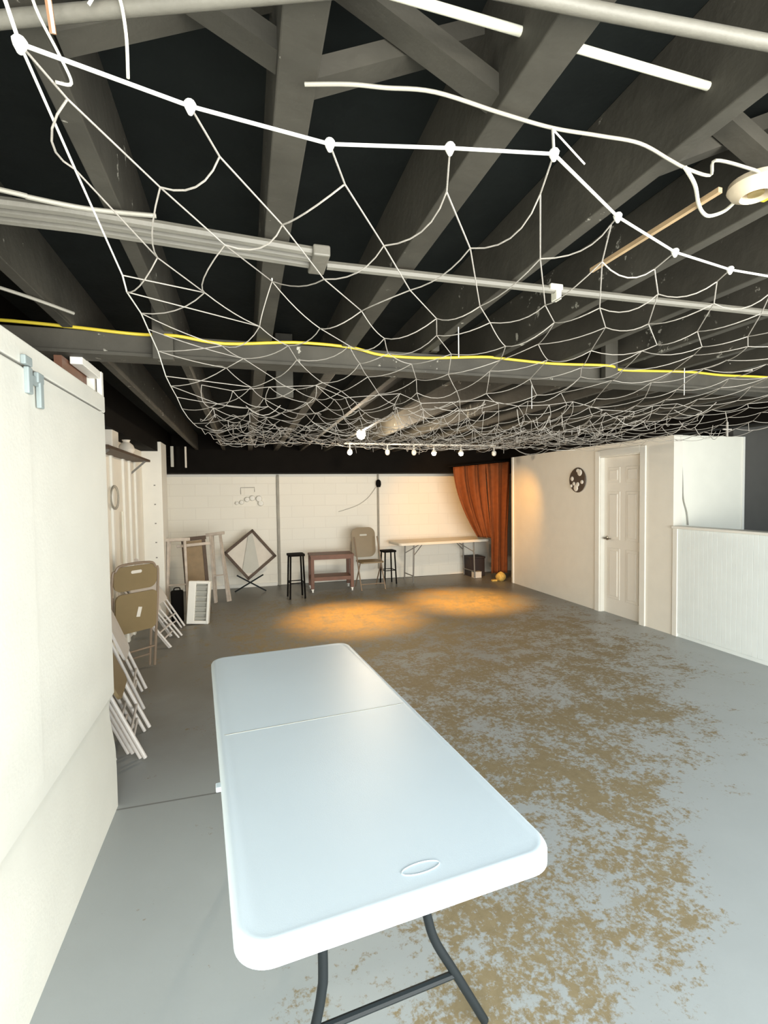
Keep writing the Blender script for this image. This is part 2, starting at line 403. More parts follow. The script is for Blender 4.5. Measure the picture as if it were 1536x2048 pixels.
MB().box((-.075, YP - .22, 2.165), (.03, .34, .09)).build('post_brace', M['redwood'], par)
la = MB()
la.box((.012, .83, 2.045), (.016, .055, .03), bevel=.004).box((.012, .84, 1.985), (.016, .035, .085), bevel=.004)
la.box((.012, .925, 2.01), (.016, .05, .035), bevel=.004).box((.012, .93, 1.955), (.016, .03, .09), bevel=.004).box((.010, .89, 1.995), (.008, .13, .03), bevel=.002)
la.build('latch', M['bluegrey'], par, label='blue grey metal latch')

# ------------------------------------------------------------------ folding tables
def fold_table(name, label, loc, rot, L, Wd, top_m, leg_m, zt=.735, kind='near'):
    t = thing(name, label, 'table', loc, rot)
    tb = MB(); out = rrect(Wd, L, .075, 10)
    zb = []
    for (x, y) in out: zb.append(zt - .046)
    # loops: underside rim, outer wall, bevel, raised lip, flat field
    loops = [(0.0, None), (0.0, zt - .014), (.006, zt - .004), (.014, zt), (.024, zt - .0012), (.034, zt - .0022)]
    rings = []
    for off, z in loops:
        o2 = rrect(Wd - 2 * off, L - 2 * off, max(.075 - off, .02), 10)
        ring = []
        for i, (x, y) in enumerate(o2):
            zz = z
            if zz is None: zz = zt - (.034 if (abs(abs(y) - L / 2) < .003 and -.10 < x < .16) else .046)
            ring.append(tb.bm.verts.new((x, y, zz)))
        rings.append(ring)
    n = len(out)
    for A, B in zip(rings, rings[1:]):
        for i in range(n): tb.bm.faces.new((A[i], A[(i + 1) % n], B[(i + 1) % n], B[i]))
    # two leaves either side of the fold
    top = rings[-1]; tb.bm.faces.new(top)
    und = [tb.bm.verts.new((x * .985, y * .99, zt - .03)) for x, y in out]
    for i in range(n): tb.bm.faces.new((rings[0][i], und[i], und[(i + 1) % n], rings[0][(i + 1) % n]))
    tb.bm.faces.new(und)
    o = tb.build('tabletop', top_m, t, smooth=True)
    MB().box((0, 0, zt - .0018), (Wd - .05, .004, .0014)).build('fold_seam', M['greysheet'], o)
    if kind == 'near':
        ov = [(.048 * math.cos(2 * PI * k / 28) + .04, .0155 * math.sin(2 * PI * k / 28) - L / 2 + .075, zt - .0015) for k in range(28)]
        MB().tube(ov, .0014, 6, closed=True).build('handle_mark', top_m, o)
    MB().box((-Wd / 2 - .006, .02 - .3, zt - .03), (.018, .03, .016), bevel=.003).build('fold_lock', top_m, t)
    for e in (-1, 1):
        yy = e * (L / 2 - .31)
        if kind == 'near':
            lp = [[(-.145, 0, zt - .03), (-.145, 0, .36), (-.150, 0, .29), (-.165, 0, .22), (-.19, 0, .14), (-.235, 0, 0.012)],
                  [(.16, 0, zt - .03), (.16, 0, .44), (.167, 0, .37), (.19, 0, .30), (.25, 0, .19), (.345, 0, .012)]]
        else:
            lp = [[(-.2, 0, zt - .03), (-.2, 0, .3), (-.2, 0, .012)], [(.2, 0, zt - .03), (.2, 0, .3), (.2, 0, .012)]]
        sgn = 1 if e < 0 else -1
        fr = []
        for pth in lp:
            pth = [(p[0], yy + e * .02 * (1 - p[2] / zt), p[2]) for p in pth]
            MB().tube(smooth_path(pth, 4), .0135, 10).build('leg', leg_m, t, smooth=True); fr.append(pth)
        zz = .19 if kind == 'near' else .13
        xa = -.172 if kind == 'near' else -.2; xb = .25 if kind == 'near' else .2
        MB().tube([(xa, yy + e * .015, zz), (xb, yy + e * .015, zz)], .0105, 8).build('stretcher', leg_m, t, smooth=True)
        br = MB()
        for pth in fr:
            br.tube([(pth[0][0], yy, .42 if kind == 'near' else .5), (pth[0][0] * .08, yy + sgn * .27, zt - .045)], .0075, 6)
        br.build('leg_brace', leg_m, t, smooth=True)
    return t
fold_table('folding_table', 'long white plastic folding table in the foreground with dark grey legs', (.2626, 1.8817, 0), .0868, 1.83, .76, M['plastic'], M['legmetal'])
M['plastic2'] = mat('far_table_plastic', (.72, .68, .58), .45, var=.02)
fold_table('folding_table', 'white folding table standing against the back wall beside the rust curtain', (3.45, 8.42, 0), -PI / 2 + .08, 1.83, .6, M['plastic2'], M['greymetal'], kind='far')

# ------------------------------------------------------------------ folding chairs
def folded_chair(label, frame_m, panel_m, mark, group):
    """flat folded chair, local: x across, z up along the chair, y normal (front -y)"""
    t = thing('folding_chair', label, 'chair', (0, 0, 0), 0, group)
    w = .215
    pts = [(-w, 0, .01), (-w, 0, .86), (-w + .03, 0, .96), (-w + .09, 0, 1.01), (w - .09, 0, 1.01), (w - .03, 0, .96), (w, 0, .86), (w, 0, .01)]
    MB().tube(smooth_path(pts, 4), .012, 8).build('frame', frame_m, t, smooth=True)
    for s in (-1, 1):
        MB().tube([(s * (w - .03), .03, .012), (s * (w - .03), .03, .72)], .011, 8).build('leg', frame_m, t, smooth=True)
    MB().tube([(-w + .03, .03, .12), (w - .03, .03, .12)], .009, 6).tube([(-w, 0, .2), (w, 0, .2)], .009, 6).build('stretcher', frame_m, t, smooth=True)
    bk = MB(); R3 = Matrix.Rotation(PI / 2, 3, 'X')
    bk.prism(rrect(.40, .22, .07, 6, 0, .885), -.006, .006, R3); b_ = bk.build('backrest', panel_m, t)
    MB().prism(rrect(.10, .028, .013, 5, 0, .94), -.008, .008, R3).build('hand_slot', M['whitebox'] if mark else M['greysheet'], b_)
    st = MB(); st.prism(rrect(.385, .36, .05, 6, 0, .575), .016, .034, R3); s_ = st.build('seat', panel_m, t)
    if mark: MB().box((.02, -.036, .575), (.035, .003, .09), Matrix.Rotation(.2, 3, 'Y')).build('sticker', M['whitebox'], s_, label='small pale sticker')
    return t
def lean(o, foot_a, foot_b, top_dir):
    """stand the folded chair with its feet at a and b, plane leaning along top_dir"""
    a, b = Vector(foot_a), Vector(foot_b); x = (b - a).normalized()
    z = Vector(top_dir); z = (z - x * z.dot(x)).normalized(); y = z.cross(x)
    m = Matrix((x, y, z)).transposed().to_4x4(); m.translation = (a + b) / 2 + V(0, 0, .006)
    o.matrix_world = m
g1 = 'folded chairs leaning against the left wall'
ch = folded_chair('folded chair nearest the camera behind the partition, outermost of the pale legged stack', M['whitemetal'], M['brown'], False, g1)
td = (-.40, .0, .92)
lean(ch, (-.615, 3.22, 0), (-.665, 3.65, 0), td)
c2 = dup(ch, 'folded chair behind the partition, second layer of the nearest pale legged stack'); lean(c2, (-.70, 3.30, 0), (-.745, 3.73, 0), (-.40, 0, .92))
c3 = dup(ch, 'folded chair behind the partition, innermost of the nearest pale legged stack'); lean(c3, (-.785, 3.24, 0), (-.83, 3.67, 0), (-.40, 0, .92))
bc = folded_chair('brown metal folded chair showing its seat with a pale sticker at the partition end', M['brownframe'], M['brown'], True, g1)
lean(bc, (-1.17, 4.72, 0), (-.86, 5.00, 0), (-.06, -.2, .97))
ch2 = folded_chair('white folded chair leaning on the left wall behind the brown chair, nearest of two', M['whitemetal'], M['whitemetal'], False, g1)
lean(ch2, (-.775, 5.55, 0), (-.72, 5.95, 0), (-.55, 0, .75))
c3b = dup(ch2, 'all white folded chair between the nearest pale legged stack and the brown chair'); lean(c3b, (-.76, 3.98, 0), (-.82, 4.40, 0), (-.36, 0, .93))
c5 = dup(ch2, 'white folded chair leaning on the left wall next to the corner column, farther of two'); lean(c5, (-.83, 5.98, 0), (-.74, 6.40, 0), (-.5, 0, .78))

# brown chair standing open near the back wall
oc = thing('folding_chair', 'brown metal folding chair standing open at the back between cart and white table', 'chair', (2.0, 8.0, 0), .05)
MB().prism(rrect(.40, .38, .06, 6, 0, -.03), .455, .475).build('seat', M['brown'], oc)
bkm = MB(); R3 = Matrix.Rotation(PI / 2, 3, 'X')
RB = Matrix.Rotation(PI / 2 - .12, 3, 'X')
bkm.prism(rrect(.43, .52, .12, 8, 0, .79), -.25 + .005, -.25 + .018, RB); ob = bkm.build('backrest', M['brown'], oc)
MB().prism(rrect(.13, .03, .014, 5, 0, .915), -.25 + .0, -.25 + .022, RB).build('hand_slot', M['greysheet'], ob)
for sx in (-1, 1):
    MB().tube([(sx * .205, -.24, .012), (sx * .205, .0, .46), (sx * .205, .19, .86)], .0115, 8).build('leg', M['brownframe'], oc, smooth=True)
    MB().tube([(sx * .185, .22, .012), (sx * .185, -.10, .46)], .0115, 8).build('leg', M['brownframe'], oc, smooth=True)
MB().tube([(-.205, -.19, .11), (.205, -.19, .11)], .009, 6).build('stretcher', M['brownframe'], oc)

# ------------------------------------------------------------------ small black stools, red cart
def stool(label, loc, rot, w, d, h):
    t = thing('stool', label, 'stool', loc, rot, 'black metal stools at the back')
    MB().prism(rrect(w, d, .03, 5), h - .03, h).build('seat', M['black'], t)
    for sx in (-1, 1):
        for sy in (-1, 1):
            MB().tube([(sx * (w / 2 - .03), sy * (d / 2 - .03), h - .03), (sx * (w / 2 - .01), sy * (d / 2 - .01), .006)], .014, 8).build('leg', M['black'], t, smooth=True)
    r = MB()
    for sx in (-1, 1): r.tube([(sx * (w / 2 - .018), -(d / 2 - .018), .25), (sx * (w / 2 - .018), (d / 2 - .018), .25)], .008, 6)
    for sy in (-1, 1): r.tube([(-(w / 2 - .018), sy * (d / 2 - .018), .25), ((w / 2 - .018), sy * (d / 2 - .018), .25)], .008, 6)
    r.build('footrest', M['black'], t)
    return t
stool('square black metal stool standing left of the red brown cart', (.74, 7.65, 0), .06, .25, .28, .69)
stool('square black metal stool hidden behind the brown chair beside the back wall pole', (2.42, 8.30, 0), .1, .24, .24, .60)
ct = thing('utility_cart', 'low red brown two tier wooden cart on white casters before the back wall', 'cart', (1.36, 8.1, 0), -.03)
MB().box((0, 0, .60), (.72, .44, .035), bevel=.006).box((0, -.215, .567), (.70, .02, .05)).box((0, .215, .567), (.70, .02, .05)).build('top_shelf', M['redwood'], ct)
MB().box((0, 0, .235), (.66, .40, .03), bevel=.004).box((0, -.2, .225), (.66, .02, .06)).build('lower_shelf', M['redwood'], ct)
for sx in (-1, 1):
    for sy in (-1, 1):
        lg = MB().box((sx * .325, sy * .185, .33), (.055, .055, .53), bevel=.004).build('leg', M['redwood'], ct)
        cs = MB(); cs.lathe([(0, -.012), (.028, -.012), (.03, -.006), (.03, .006), (.028, .012), (0, .012)], (sx * .325, sy * .185, .031), 16, Matrix.Rotation(PI / 2, 3, 'Y'))
        cs.box((sx * .325, sy * .185, .056), (.04, .03, .02)); cs.build('caster', M['casterwhite'], lg)

# ------------------------------------------------------------------ leaning things in the back left corner
def trestle(label, a, w, h, tilt, rot, m, side=0.0):
    t = thing('trestle', label, 'trestle', a, rot, 'folded wooden trestles in the corner')
    R = Matrix.Rotation(-side, 3, 'Y') @ Matrix.Rotation(-tilt, 3, 'X')
    def P(x, y, z): return R @ V(x, y, z)
    MB().bar(P(-w / 2 - .02, 0, h), P(w / 2 + .02, 0, h), .045, .05, up=R @ V(0, 1, 0), bevel=.004).build('top_rail', m, t)
    for s in (-1, 1):
        MB().bar(P(s * (w / 2 - .02), 0, .012), P(s * (w / 2 - .045), 0, h), .03, .045, up=(0, 1, 0), bevel=.003).build('leg', m, t)
        MB().bar(P(s * (w / 2 - .01), .05, .012), P(s * (w / 2 - .06), .035, h), .03, .04, up=(0, 1, 0), bevel=.003).build('leg', m, t)
    MB().bar(P(-w / 2 + .03, 0, h * .4), P(w / 2 - .03, 0, h * .4), .02, .05, up=R @ V(0, 1, 0)).build('crosspiece', m, t)
    return t
trestle('pale wooden trestle folded and leaning in the back left corner, left of the brown board', (-.90, 7.05, 0), .30, 1.02, .16, .05, M['palewood'])
trestle('pale wooden trestle folded and leaning against the back wall, right of the brown board', (-.36, 7.65, 0), .24, 1.04, .10, -.35, M['palewood'], .12)
bb = thing('board', 'brown board with dark edges leaning upright behind the white framed grille', 'board', (-.64, 7.2, 0), .0)
R = Matrix.Rotation(-.07, 3, 'Y') @ Matrix.Rotation(-.16, 3, 'X')
MB().box(R @ V(0, 0, .5), (.24, .02, .98), R).build('panel', M['brownboard'], bb)
fr = MB()
for s in (-1, 1): fr.box(R @ V(s * .135, 0, .5), (.045, .035, 1.0), R, bevel=.003)
fr.build('edge_strip', M['darkwood'], bb)
MB().box(R @ V(0, 0, 1.02), (.34, .04, .05), R, bevel=.004).build('top_strip', M['darkwood'], bb)
MB().box(R @ V(0, -.03, .93), (.44, .025, .04), R, bevel=.004).build('cross_strip', M['palewood'], bb)
cs = thing('case', 'slim black case standing in the corner between pale trestle and white grille', 'case', (-.86, 6.72, 0), .1)
MB().box((0, 0, .2), (.15, .09, .40), bevel=.02).build('body', M['black'], cs)
MB().tube(smooth_path([(-.035, 0, .395), (-.03, 0, .43), (.03, 0, .43), (.035, 0, .395)], 4), .008, 6).build('handle', M['black'], cs)
vg = thing('grille', 'white framed grille panel with grey slats propped upright on the floor', 'grille', (-.60, 6.5, 0), -.12)
R = Matrix.Rotation(-.10, 3, 'X') @ Matrix.Rotation(.06, 3, 'Y')
f1 = MB()
f1.box(R @ V(-.085, 0, .27), (.09, .09, .53), R, bevel=.006)
f1.box(R @ V(.115, 0, .27), (.03, .09, .53), R, bevel=.005)
f1.box(R @ V(.035, 0, .52), (.16, .09, .035), R, bevel=.005); f1.box(R @ V(.035, 0, .025), (.16, .09, .04), R, bevel=.005)
f1.build('frame', M['trimwhite'], vg)
g2 = MB(); g2.box(R @ V(.035, .02, .27), (.15, .015, .48), R)
for k in range(7): g2.box(R @ V(.035, -.005, .075 + .065 * k), (.15, .035, .022), R)
g2.build('slats', M['grill'], vg)
# square-topped folding table tipped on its corner
kt = thing('card_table', 'small square folding table tipped up on its corner before the back wall', 'table', (.07, 8.38, 0), .0)
R = Matrix.Rotation(-.22, 3, 'X') @ Matrix.Rotation(PI / 4 + .10, 3, 'Y')
cc = V(0, 0, .62)
MB().box(cc, (.56, .02, .56), R, bevel=.004).build('tabletop', M['whitebox'], kt)
rm = MB()
for s in (-1, 1):
    rm.box(cc + R @ V(s * .28, -.012, 0), (.045, .045, .60), R, bevel=.004)
    rm.box(cc + R @ V(0, -.012, s * .28), (.60, .045, .045), R, bevel=.004)
rm.build('rim', M['darkwood'], kt)
gp = MB(); T4 = Matrix.Translation(cc) @ Matrix.Rotation(PI / 2 - .22, 4, 'X'); gp.prism([(-.14, -.30), (.15, -.30), (.045, .34), (-.02, .36)], .014, .03, T4); gp.build('underside_sheet', M['greysheet'], kt)
for a, b in (((-.26, .02, .012), (.20, -.02, .28)), ((.24, -.05, .012), (-.22, -.09, .30))):
    MB().tube([a, b], .012, 8).build('leg', M['legmetal'], kt, smooth=True)

# ------------------------------------------------------------------ back wall details
for (x, lab, nm) in ((.565, 'dark vertical conduit on the back wall left of the stools', 'wall_conduit'), (2.39, 'dark vertical conduit on the back wall ending in a black fixture near the top', 'wall_conduit')):
    if x < 1:
        tag(MB().box((x, YB - .025, .98), (.045, .05, 1.95), bevel=.006).build(nm, M['wire']), lab, 'conduit')
    else:
        t = thing(nm, lab, 'conduit', (x, YB - .03, 0))
        MB().tube([(0, 0, .2), (0, 0, 1.96)], .018, 8).build('pipe', M['wire'], t)
        MB().lathe([(0, -.07), (.035, -.07), (.05, -.02), (.045, .04), (.02, .07), (0, .07)], (0, -.03, 1.79), 14).build('fixture', M['black'], t)
        MB().tube(smooth_path([(-.04, 0, 1.72), (-.20, .01, 1.52), (-.42, .012, 1.38), (-.75, .013, 1.28)], 5), .004, 6).build('wire', M['wire'], t)
orn = thing('wall_ornament', 'small white ornament with a thin dark frame mounted high on the back wall left', 'ornament', (.07, YB - .015, 1.5))
MB().tube([(-.13, 0, .12), (-.13, 0, .235), (.10, 0, .235), (.10, 0, .16)], .005, 6).build('frame', M['wire'], orn)
om = MB()
for (x, z, r) in ((-.2, -.03, .03), (-.12, -.02, .04), (-.03, .03, .045), (.06, .05, .05), (.17, .04, .055), (.20, -.04, .05)):
    om.lathe([(0, -.02), (r * .8, -.016), (r, 0), (r * .8, .016), (0, .02)], (x, -.02, z), 10, Matrix.Rotation(PI / 2, 3, 'X'))
om.build('body', M['trimwhite'], orn)
hb = thing('ceiling_hanger', 'dark bracket with pale strips hanging above the corner near the column', 'bracket', (-.97, 7.7, 2.33))
for k, (x, w, z, m_) in enumerate(((-.12, .05, -.33, 'black'), (-.03, .04, -.30, 'greysheet'), (.05, .05, -.34, 'black'), (.15, .025, -.31, 'whitebox'))):
    MB().box((x, .02 * k, z / 2), (w, .02, -z), bevel=.003).build('strip', M[m_], hb)

# round plaque on the right wall
pl = thing('wall_plaque', 'round dark and white mottled plaque hanging left of the door', 'plaque', (XR - .012, 5.88, 1.755))
RX = Matrix.Rotation(-PI / 2, 3, 'Y')
MB().lathe([(0, -.01), (.165, -.01), (.175, 0), (.165, .012), (0, .016)], (0, 0, 0), 28, RX).build('disc', M['plaquedark'], pl)
pm = MB()
for (y, z, r) in ((-.06, .10, .05), (.02, -.11, .05), (-.02, -.06, .035), (.10, .02, .035), (-.11, -.03, .03), (.06, -.05, .03), (-.02, .13, .03), (.12, -.08, .025)):
    pm.lathe([(0, .012), (r, .012), (r * .7, .024), (0, .026)], (0, y, z), 10, RX)
pm.build('relief', M['plaquepale'], pl)
# cord on the end wall
tag(MB().tube(smooth_path([(4.60, 4.295, 2.19), (4.62, 4.297, 2.0), (4.64, 4.295, 1.7), (4.655, 4.296, 1.5), (4.70, 4.292, 1.35), (4.72, 4.292, 1.21)], 5), .006, 6).build('power_cable', M['wire']), 'thin grey cord hanging down the bright wall above the beadboard', 'cord')

# ------------------------------------------------------------------ curtain and things beside it
def curtain(u, v):
    # v 0 at the rod, 1 at the bottom
    xt = 3.56 + u * 1.12; zt_ = 2.05 + .10 * u
    if u < .55:
        k = u / .55; xb = 4.02 + .26 * k; zb_ = .80 - .03 * k; e = v ** 1.7
    else:
        k = (u - .55) / .45; xb = 4.27 + .34 * k; zb_ = .12; e = v ** .8
        e = min(1, v * 1.5) ** .9
    x = xt + (xb - xt) * e; z = zt_ + (zb_ - zt_) * v
    ph = u * 2 * PI * 5
    y = 8.02 + .045 * math.sin(ph) * (1 - .25 * v) + .015 * math.sin(ph * 2.3 + v * 3)
    return (x, y, z)
cm = MB(); cm.grid(lambda u, v: curtain(u * .549, v), 60, 30); cm.grid(lambda u, v: curtain(.551 + u * .449, v), 50, 30)
cu = thing('curtain', 'rust brown curtain swept to the right at the back of the room', 'curtain', (0, 0, 0))
co = cm.build('cloth', M['curtain'], cu, smooth=True)
md = co.modifiers.new('thickness', 'SOLIDIFY'); md.thickness = .012
MB().tube([(3.45, 8.02, 2.06), (4.75, 8.02, 2.18)], .012, 8).build('rod', M['black'], cu)
bl = thing('cloth_bundle', 'small yellow cloth bundle on the floor below the rust curtain', 'cloth', (4.40, 7.86, 0))
def lump(u, v):
    a = u * 2 * PI; r = .075 * math.sin(PI * min(.999, v * .9 + .1)) ** .7 * (1 + .25 * math.sin(3 * a + 1) * (1 - v)) + .002
    return (r * math.cos(a) * 1.2, r * math.sin(a), .17 * v + .002)
MB().grid(lump, 24, 10).build('cloth', M['yellowcloth'], bl, smooth=True)
MB().box((-.12, .02, .015), (.10, .06, .03), bevel=.008).build('fold', M['yellowcloth'], bl)
bx = thing('storage_box', 'dark box under the right end of the far white table', 'box', (4.24, 8.60, 0))
MB().box((0, 0, .17), (.3, .3, .34), bevel=.008).build('body', M['darkbox'], bx)
MB().box((0, 0, .355), (.32, .32, .04), bevel=.008).build('lid', M['darkbox'], bx)
bx2 = thing('carton', 'small pale carton on the floor in front of the dark box', 'box', (4.16, 8.34, 0))
MB().box((0, 0, .055), (.16, .10, .11), bevel=.004).build('body', M['whitebox'], bx2)
MB().box((0, 0, .112), (.165, .105, .006)).build('lid', M['greysheet'], bx2)
tag(MB().box((4.80, 8.05, .07), (.10, .12, .14), bevel=.02).build('toolbox', M['whitebox']), 'small pale box on the floor between curtain and right wall end', 'box')

# ------------------------------------------------------------------ track light
tk = thing('track_light', 'long pale track light rail with spot heads below the black ceiling', 'light', (0, 6.6, 2.29))
MB().box((2.47, 0, 0), (2.3, .03, .022), bevel=.003).build('rail', M['trimwhite'], tk)
for x in (1.5, 2.5, 3.4): MB().box((x, 0, .025), (.03, .02, .04)).build('mount', M['black'], tk)
HEADS = [(1.40, True), (1.936, False), (2.328, False), (2.632, True), (3.054, True), (3.59, False)]
for x, on in HEADS:
    hd_ = MB(); hd_.tube([(x, 0, -.01), (x, 0, -.08)], .008, 6); hd_.lathe([(.012, -.07), (.03, -.085), (.036, -.11)], (x, 0, 0), 14)
    h_ = hd_.build('spot_head', M['trimwhite'], tk)
    MB().lathe([(0, -.155), (.018, -.15), (.03, -.135), (.034, -.115), (.03, -.10), (0, -.095)], (x, 0, 0), 14).build('bulb', M['bulb'] if on else M['bulboff'], h_, smooth=True)
fb = thing('hanging_bulb', 'bright bare bulb hanging under the ceiling above the track rail', 'light', (1.325, 5.6, 2.31))
MB().lathe([(0, -.065), (.036, -.052), (.055, -.01), (.047, .03), (.02, .055), (0, .06)], (0, 0, -.01), 16).build('bulb', M['bulb'], fb, smooth=True)
MB().lathe([(0, .10), (.022, .10), (.024, .03), (0, .03)], (0, 0, 0), 12).build('socket', M['black'], fb)

# ------------------------------------------------------------------ pipes and cables below the joists
def pipe(name, label, pts, r, m, cat='pipe', n=10, fit=None):
    o = MB().tube(pts, r, n).build(name, m, smooth=True); tag(o, label, cat); return o
pipe('pipe', 'grey painted pipe running under the joists across the top left corner', [(-.75, 1.03, 2.314), (.40, .605, 2.314)], .0112, M['pipe'])
pipe('pipe', 'grey painted pipe crossing under the joists at the top right', [(.30, .645, 2.31), (.5, .63, 2.31), (1.4, .55, 2.31)], .0105, M['pipe'])
pipe('pipe', 'white pipe passing through the joists at the top right', [(.24, .772, 2.40), (.985, .782, 2.40)], .0075, M['tube'])
cb = thing('conduit_bundle', 'bundle of three grey conduits under the joists at left', 'conduit', (0, 0, 2.312))
for y in (1.395, 1.435, 1.475): MB().tube([(-1.25, y + .0, 0), (-.4, y, 0), (.22, y + .055, 0)], .0135, 8).build('conduit', M['pipe'], cb, smooth=True)
MB().box((.23, 1.49, -.004), (.05, .13, .032), bevel=.005).build('clamp', M['pipe'], cb)
cl = thing('conduit', 'long single grey conduit crossing under the joists toward the right', 'conduit', (0, 0, 2.312))
MB().tube([(.26, 1.525, 0), (1.4, 1.51, 0), (4.3, 1.46, 0)], .0135, 8).build('pipe', M['pipe'], cl, smooth=True)
MB().box((1.06, 1.515, .005), (.05, .04, .02), bevel=.004).box((1.07, 1.515, -.02), (.02, .03, .03)).build('clip', M['wirelight'], cl)
pipe('cable', 'thin pale cable sagging above the conduit bundle at the left edge', smooth_path([(-1.0, 1.24, 2.315), (-.52, 1.34, 2.312), (-.468, 1.356, 2.312), (-.35, 1.38, 2.315), (-.2, 1.385, 2.322)], 5), .0055, M['wire'], 'cable', 6)
yc_ = [(-1.2, 2.405, 2.335), (-.96, 2.40, 2.342), (-.70, 2.40, 2.335), (-.51, 2.40, 2.325), (-.41, 2.40, 2.323), (-.27, 2.35, 2.312), (-.07, 2.40, 2.307), (.25, 2.40, 2.335), (.52, 2.40, 2.33), (.677, 2.40, 2.303), (.92, 2.40, 2.303), (1.235, 2.40, 2.328), (1.355, 2.40, 2.327), (1.67, 2.40, 2.318), (2.0, 2.345, 2.312), (2.14, 2.40, 2.308), (2.62, 2.40, 2.324), (2.9, 2.40, 2.318), (3.3, 2.40, 2.325), (4.3, 2.40, 2.32)]
pipe('extension_cable', 'yellow extension cable strung along the top of the crossbeam', smooth_path(yc_, 5), .007, M['yellow'], 'cable', 8)
pipe('cable', 'grey cable stapled across the joists toward the round lamp holder', smooth_path([(.117, .879, 2.318), (.192, .859, 2.318), (.253, .85, 2.318), (.342, .836, 2.318), (.477, .849, 2.318), (.597, .857, 2.318), (.702, .851, 2.318), (.797, .848, 2.318), (.89, .863, 2.31), (.943, .875, 2.31), (1.02, .881, 2.31), (1.0, .851, 2.32), (1.10, .85, 2.318), (1.14, .86, 2.322)], 6), .0034, M['wire'], 'cable', 8)
pipe('cable', 'pale looped cable hanging below the round lamp holder', smooth_path([(.936, .868, 2.305), (1.003, .904, 2.30), (1.072, .956, 2.298), (1.12, .985, 2.298), (1.153, .994, 2.30), (1.176, .973, 2.305), (1.171, .936, 2.312)], 6), .0042, M['wirelight'], 'cable', 8)
lh = thing('lamp_holder', 'round tan porcelain lamp holder under a joist at the right edge', 'light', (1.175, .895, 2.318))
MB().lathe([(0, .012), (.055, .012), (.058, 0), (.05, -.014), (.032, -.024), (.028, -.02), (.026, -.004), (0, -.004)], (0, 0, 0), 28).build('base', M['porcelain'], lh, smooth=True)
MB().lathe([(0, -.004), (.016, -.004), (.017, -.018), (.009, -.018), (0, -.016)], (0, 0, 0), 16).build('socket', M['brass'], lh, smooth=True)
MB().box((.045, .01, -.012), (.02, .025, .012), bevel=.003).build('terminal', M['yellow'], lh)
tag(MB().bar((1.085, .91, 2.305), (1.075, 1.34, 2.305), .012, .012).build('wood_strip', M['wood']), 'thin raw wood strip running under the joists beside the lamp holder', 'strip')
tag(MB().tube(smooth_path([(-1.2, 1.78, 2.318), (-.95, 1.82, 2.318), (-.75, 2.0, 2.318), (-.62, 2.18, 2.32)], 5), .006, 6).build('cable', M['wire']), 'dim grey cable under the dark joists above the cream partition', 'cable')
ph_ = thing('pipe_hanger', 'small copper pipe hanger under the ceiling above the cream partition', 'bracket', (-.86, 1.88, 2.33))
MB().box((0, 0, -.02), (.02, .02, .05), bevel=.003).build('strap', M['copper'], ph_)
MB().lathe([(.012, -.012), (.02, -.012), (.02, .012), (.012, .012), (.012, -.012)], (.01, 0, -.05), 12, Matrix.Rotation(PI / 2, 3, 'X')).build('ring', M['wirelight'], ph_)

# hooks at the top-left corner
hk = thing('ceiling_hook', 'pale wire hook with pink ribbon holding the net at the top left corner', 'hook', (-.24, .80, 2.3))
MB().tube(smooth_path([(-.03, -.01, .03), (-.02, .0, -.02), (0, .02, -.06), (.012, .03, -.09), (-.005, .02, -.10)], 5), .0022, 6).build('hook', M['wirelight'], hk, smooth=True)
MB().tube(smooth_path([(-.005, -.03, .03), (0, -.02, -.01), (.0, .0, -.05)], 4), .0045, 6).build('ribbon', M['copper'], hk, label='pink ribbon')
hk2 = thing('ceiling_hook', 'white wire hook hanging through the net rope right of the corner hook', 'hook', (-.165, .80, 2.3))
MB().tube(smooth_path([(-.03, 0, .0), (-.01, -.01, .02), (.01, -.01, .015), (.015, .01, -.02), (.014, .02, -.075)], 5), .0024, 6).build('hook', M['wirelight'], hk2, smooth=True)

# ------------------------------------------------------------------ the net under the ceiling
def zs_(x, y):
    if y < 1.9: z = 2.205 - .004 * y
    elif y < 3.4: t = (y - 1.9) / 1.5; t = t * t * (3 - 2 * t); z = 2.197 - .115 * t
    else: z = 2.082 + .030 * (y - 3.4)
    z += .022 * math.sin(x * 2.1 + .6) * min(1, max(0, (y - 1.7) / 1.5))
    z -= .04 * max(0, (x - 2.8)) * min(1, max(0, (y - 2) / 1.0)) * .4
    return z
rows = [
 [(-.269, .767), (-.066, .82), (.153, .846), (.355, .803), (.539, .77), (.794, .906), (1.05, 1.001), (1.28, 1.042), (1.52, 1.05), (1.78, 1.07), (2.05, 1.10), (2.32, 1.1), (2.6, 1.12)],
 [(-.24, .852), (-.028, .925), (.199, .945), (.398, .918), (.583, .878), (.802, .935), (1.075, 1.09), (1.315, 1.11), (1.55, 1.13), (1.8, 1.15), (2.06, 1.18), (2.33, 1.18), (2.6, 1.2)],
 [(-.281, 1.026), (-.142, 1.043), (.094, 1.118), (.335, 1.15), (.542, 1.11), (.74, 1.115), (.907, 1.09), (1.22, 1.223), (1.458, 1.24), (1.70, 1.27), (1.95, 1.27), (2.2, 1.3), (2.45, 1.3), (2.7, 1.32)],
 [(-.30, 1.471), (-.194, 1.344), (-.031, 1.239), (.225, 1.365), (.479, 1.377), (.736, 1.44), (.935, 1.382), (1.123, 1.36), (1.40, 1.445), (1.65, 1.47), (1.9, 1.47), (2.15, 1.5), (2.4, 1.5), (2.65, 1.5)],
]
def procedural(r):
    out = []; y = 1.58 + .205 * (r - 4)
    xl = -.305 - .03 * max(0, min(1, (y - 1.5))) + .05 * max(0, y - 3)
    n = 19
    for j in range(n):
        x = xl + .235 * (j + (.5 if r % 2 else 0.0))
        if j == 0: x = xl
        out.append((x + (random.uniform(-.035, .035) if j else 0), y + random.uniform(-.045, .045)))
    return out
NR = 24
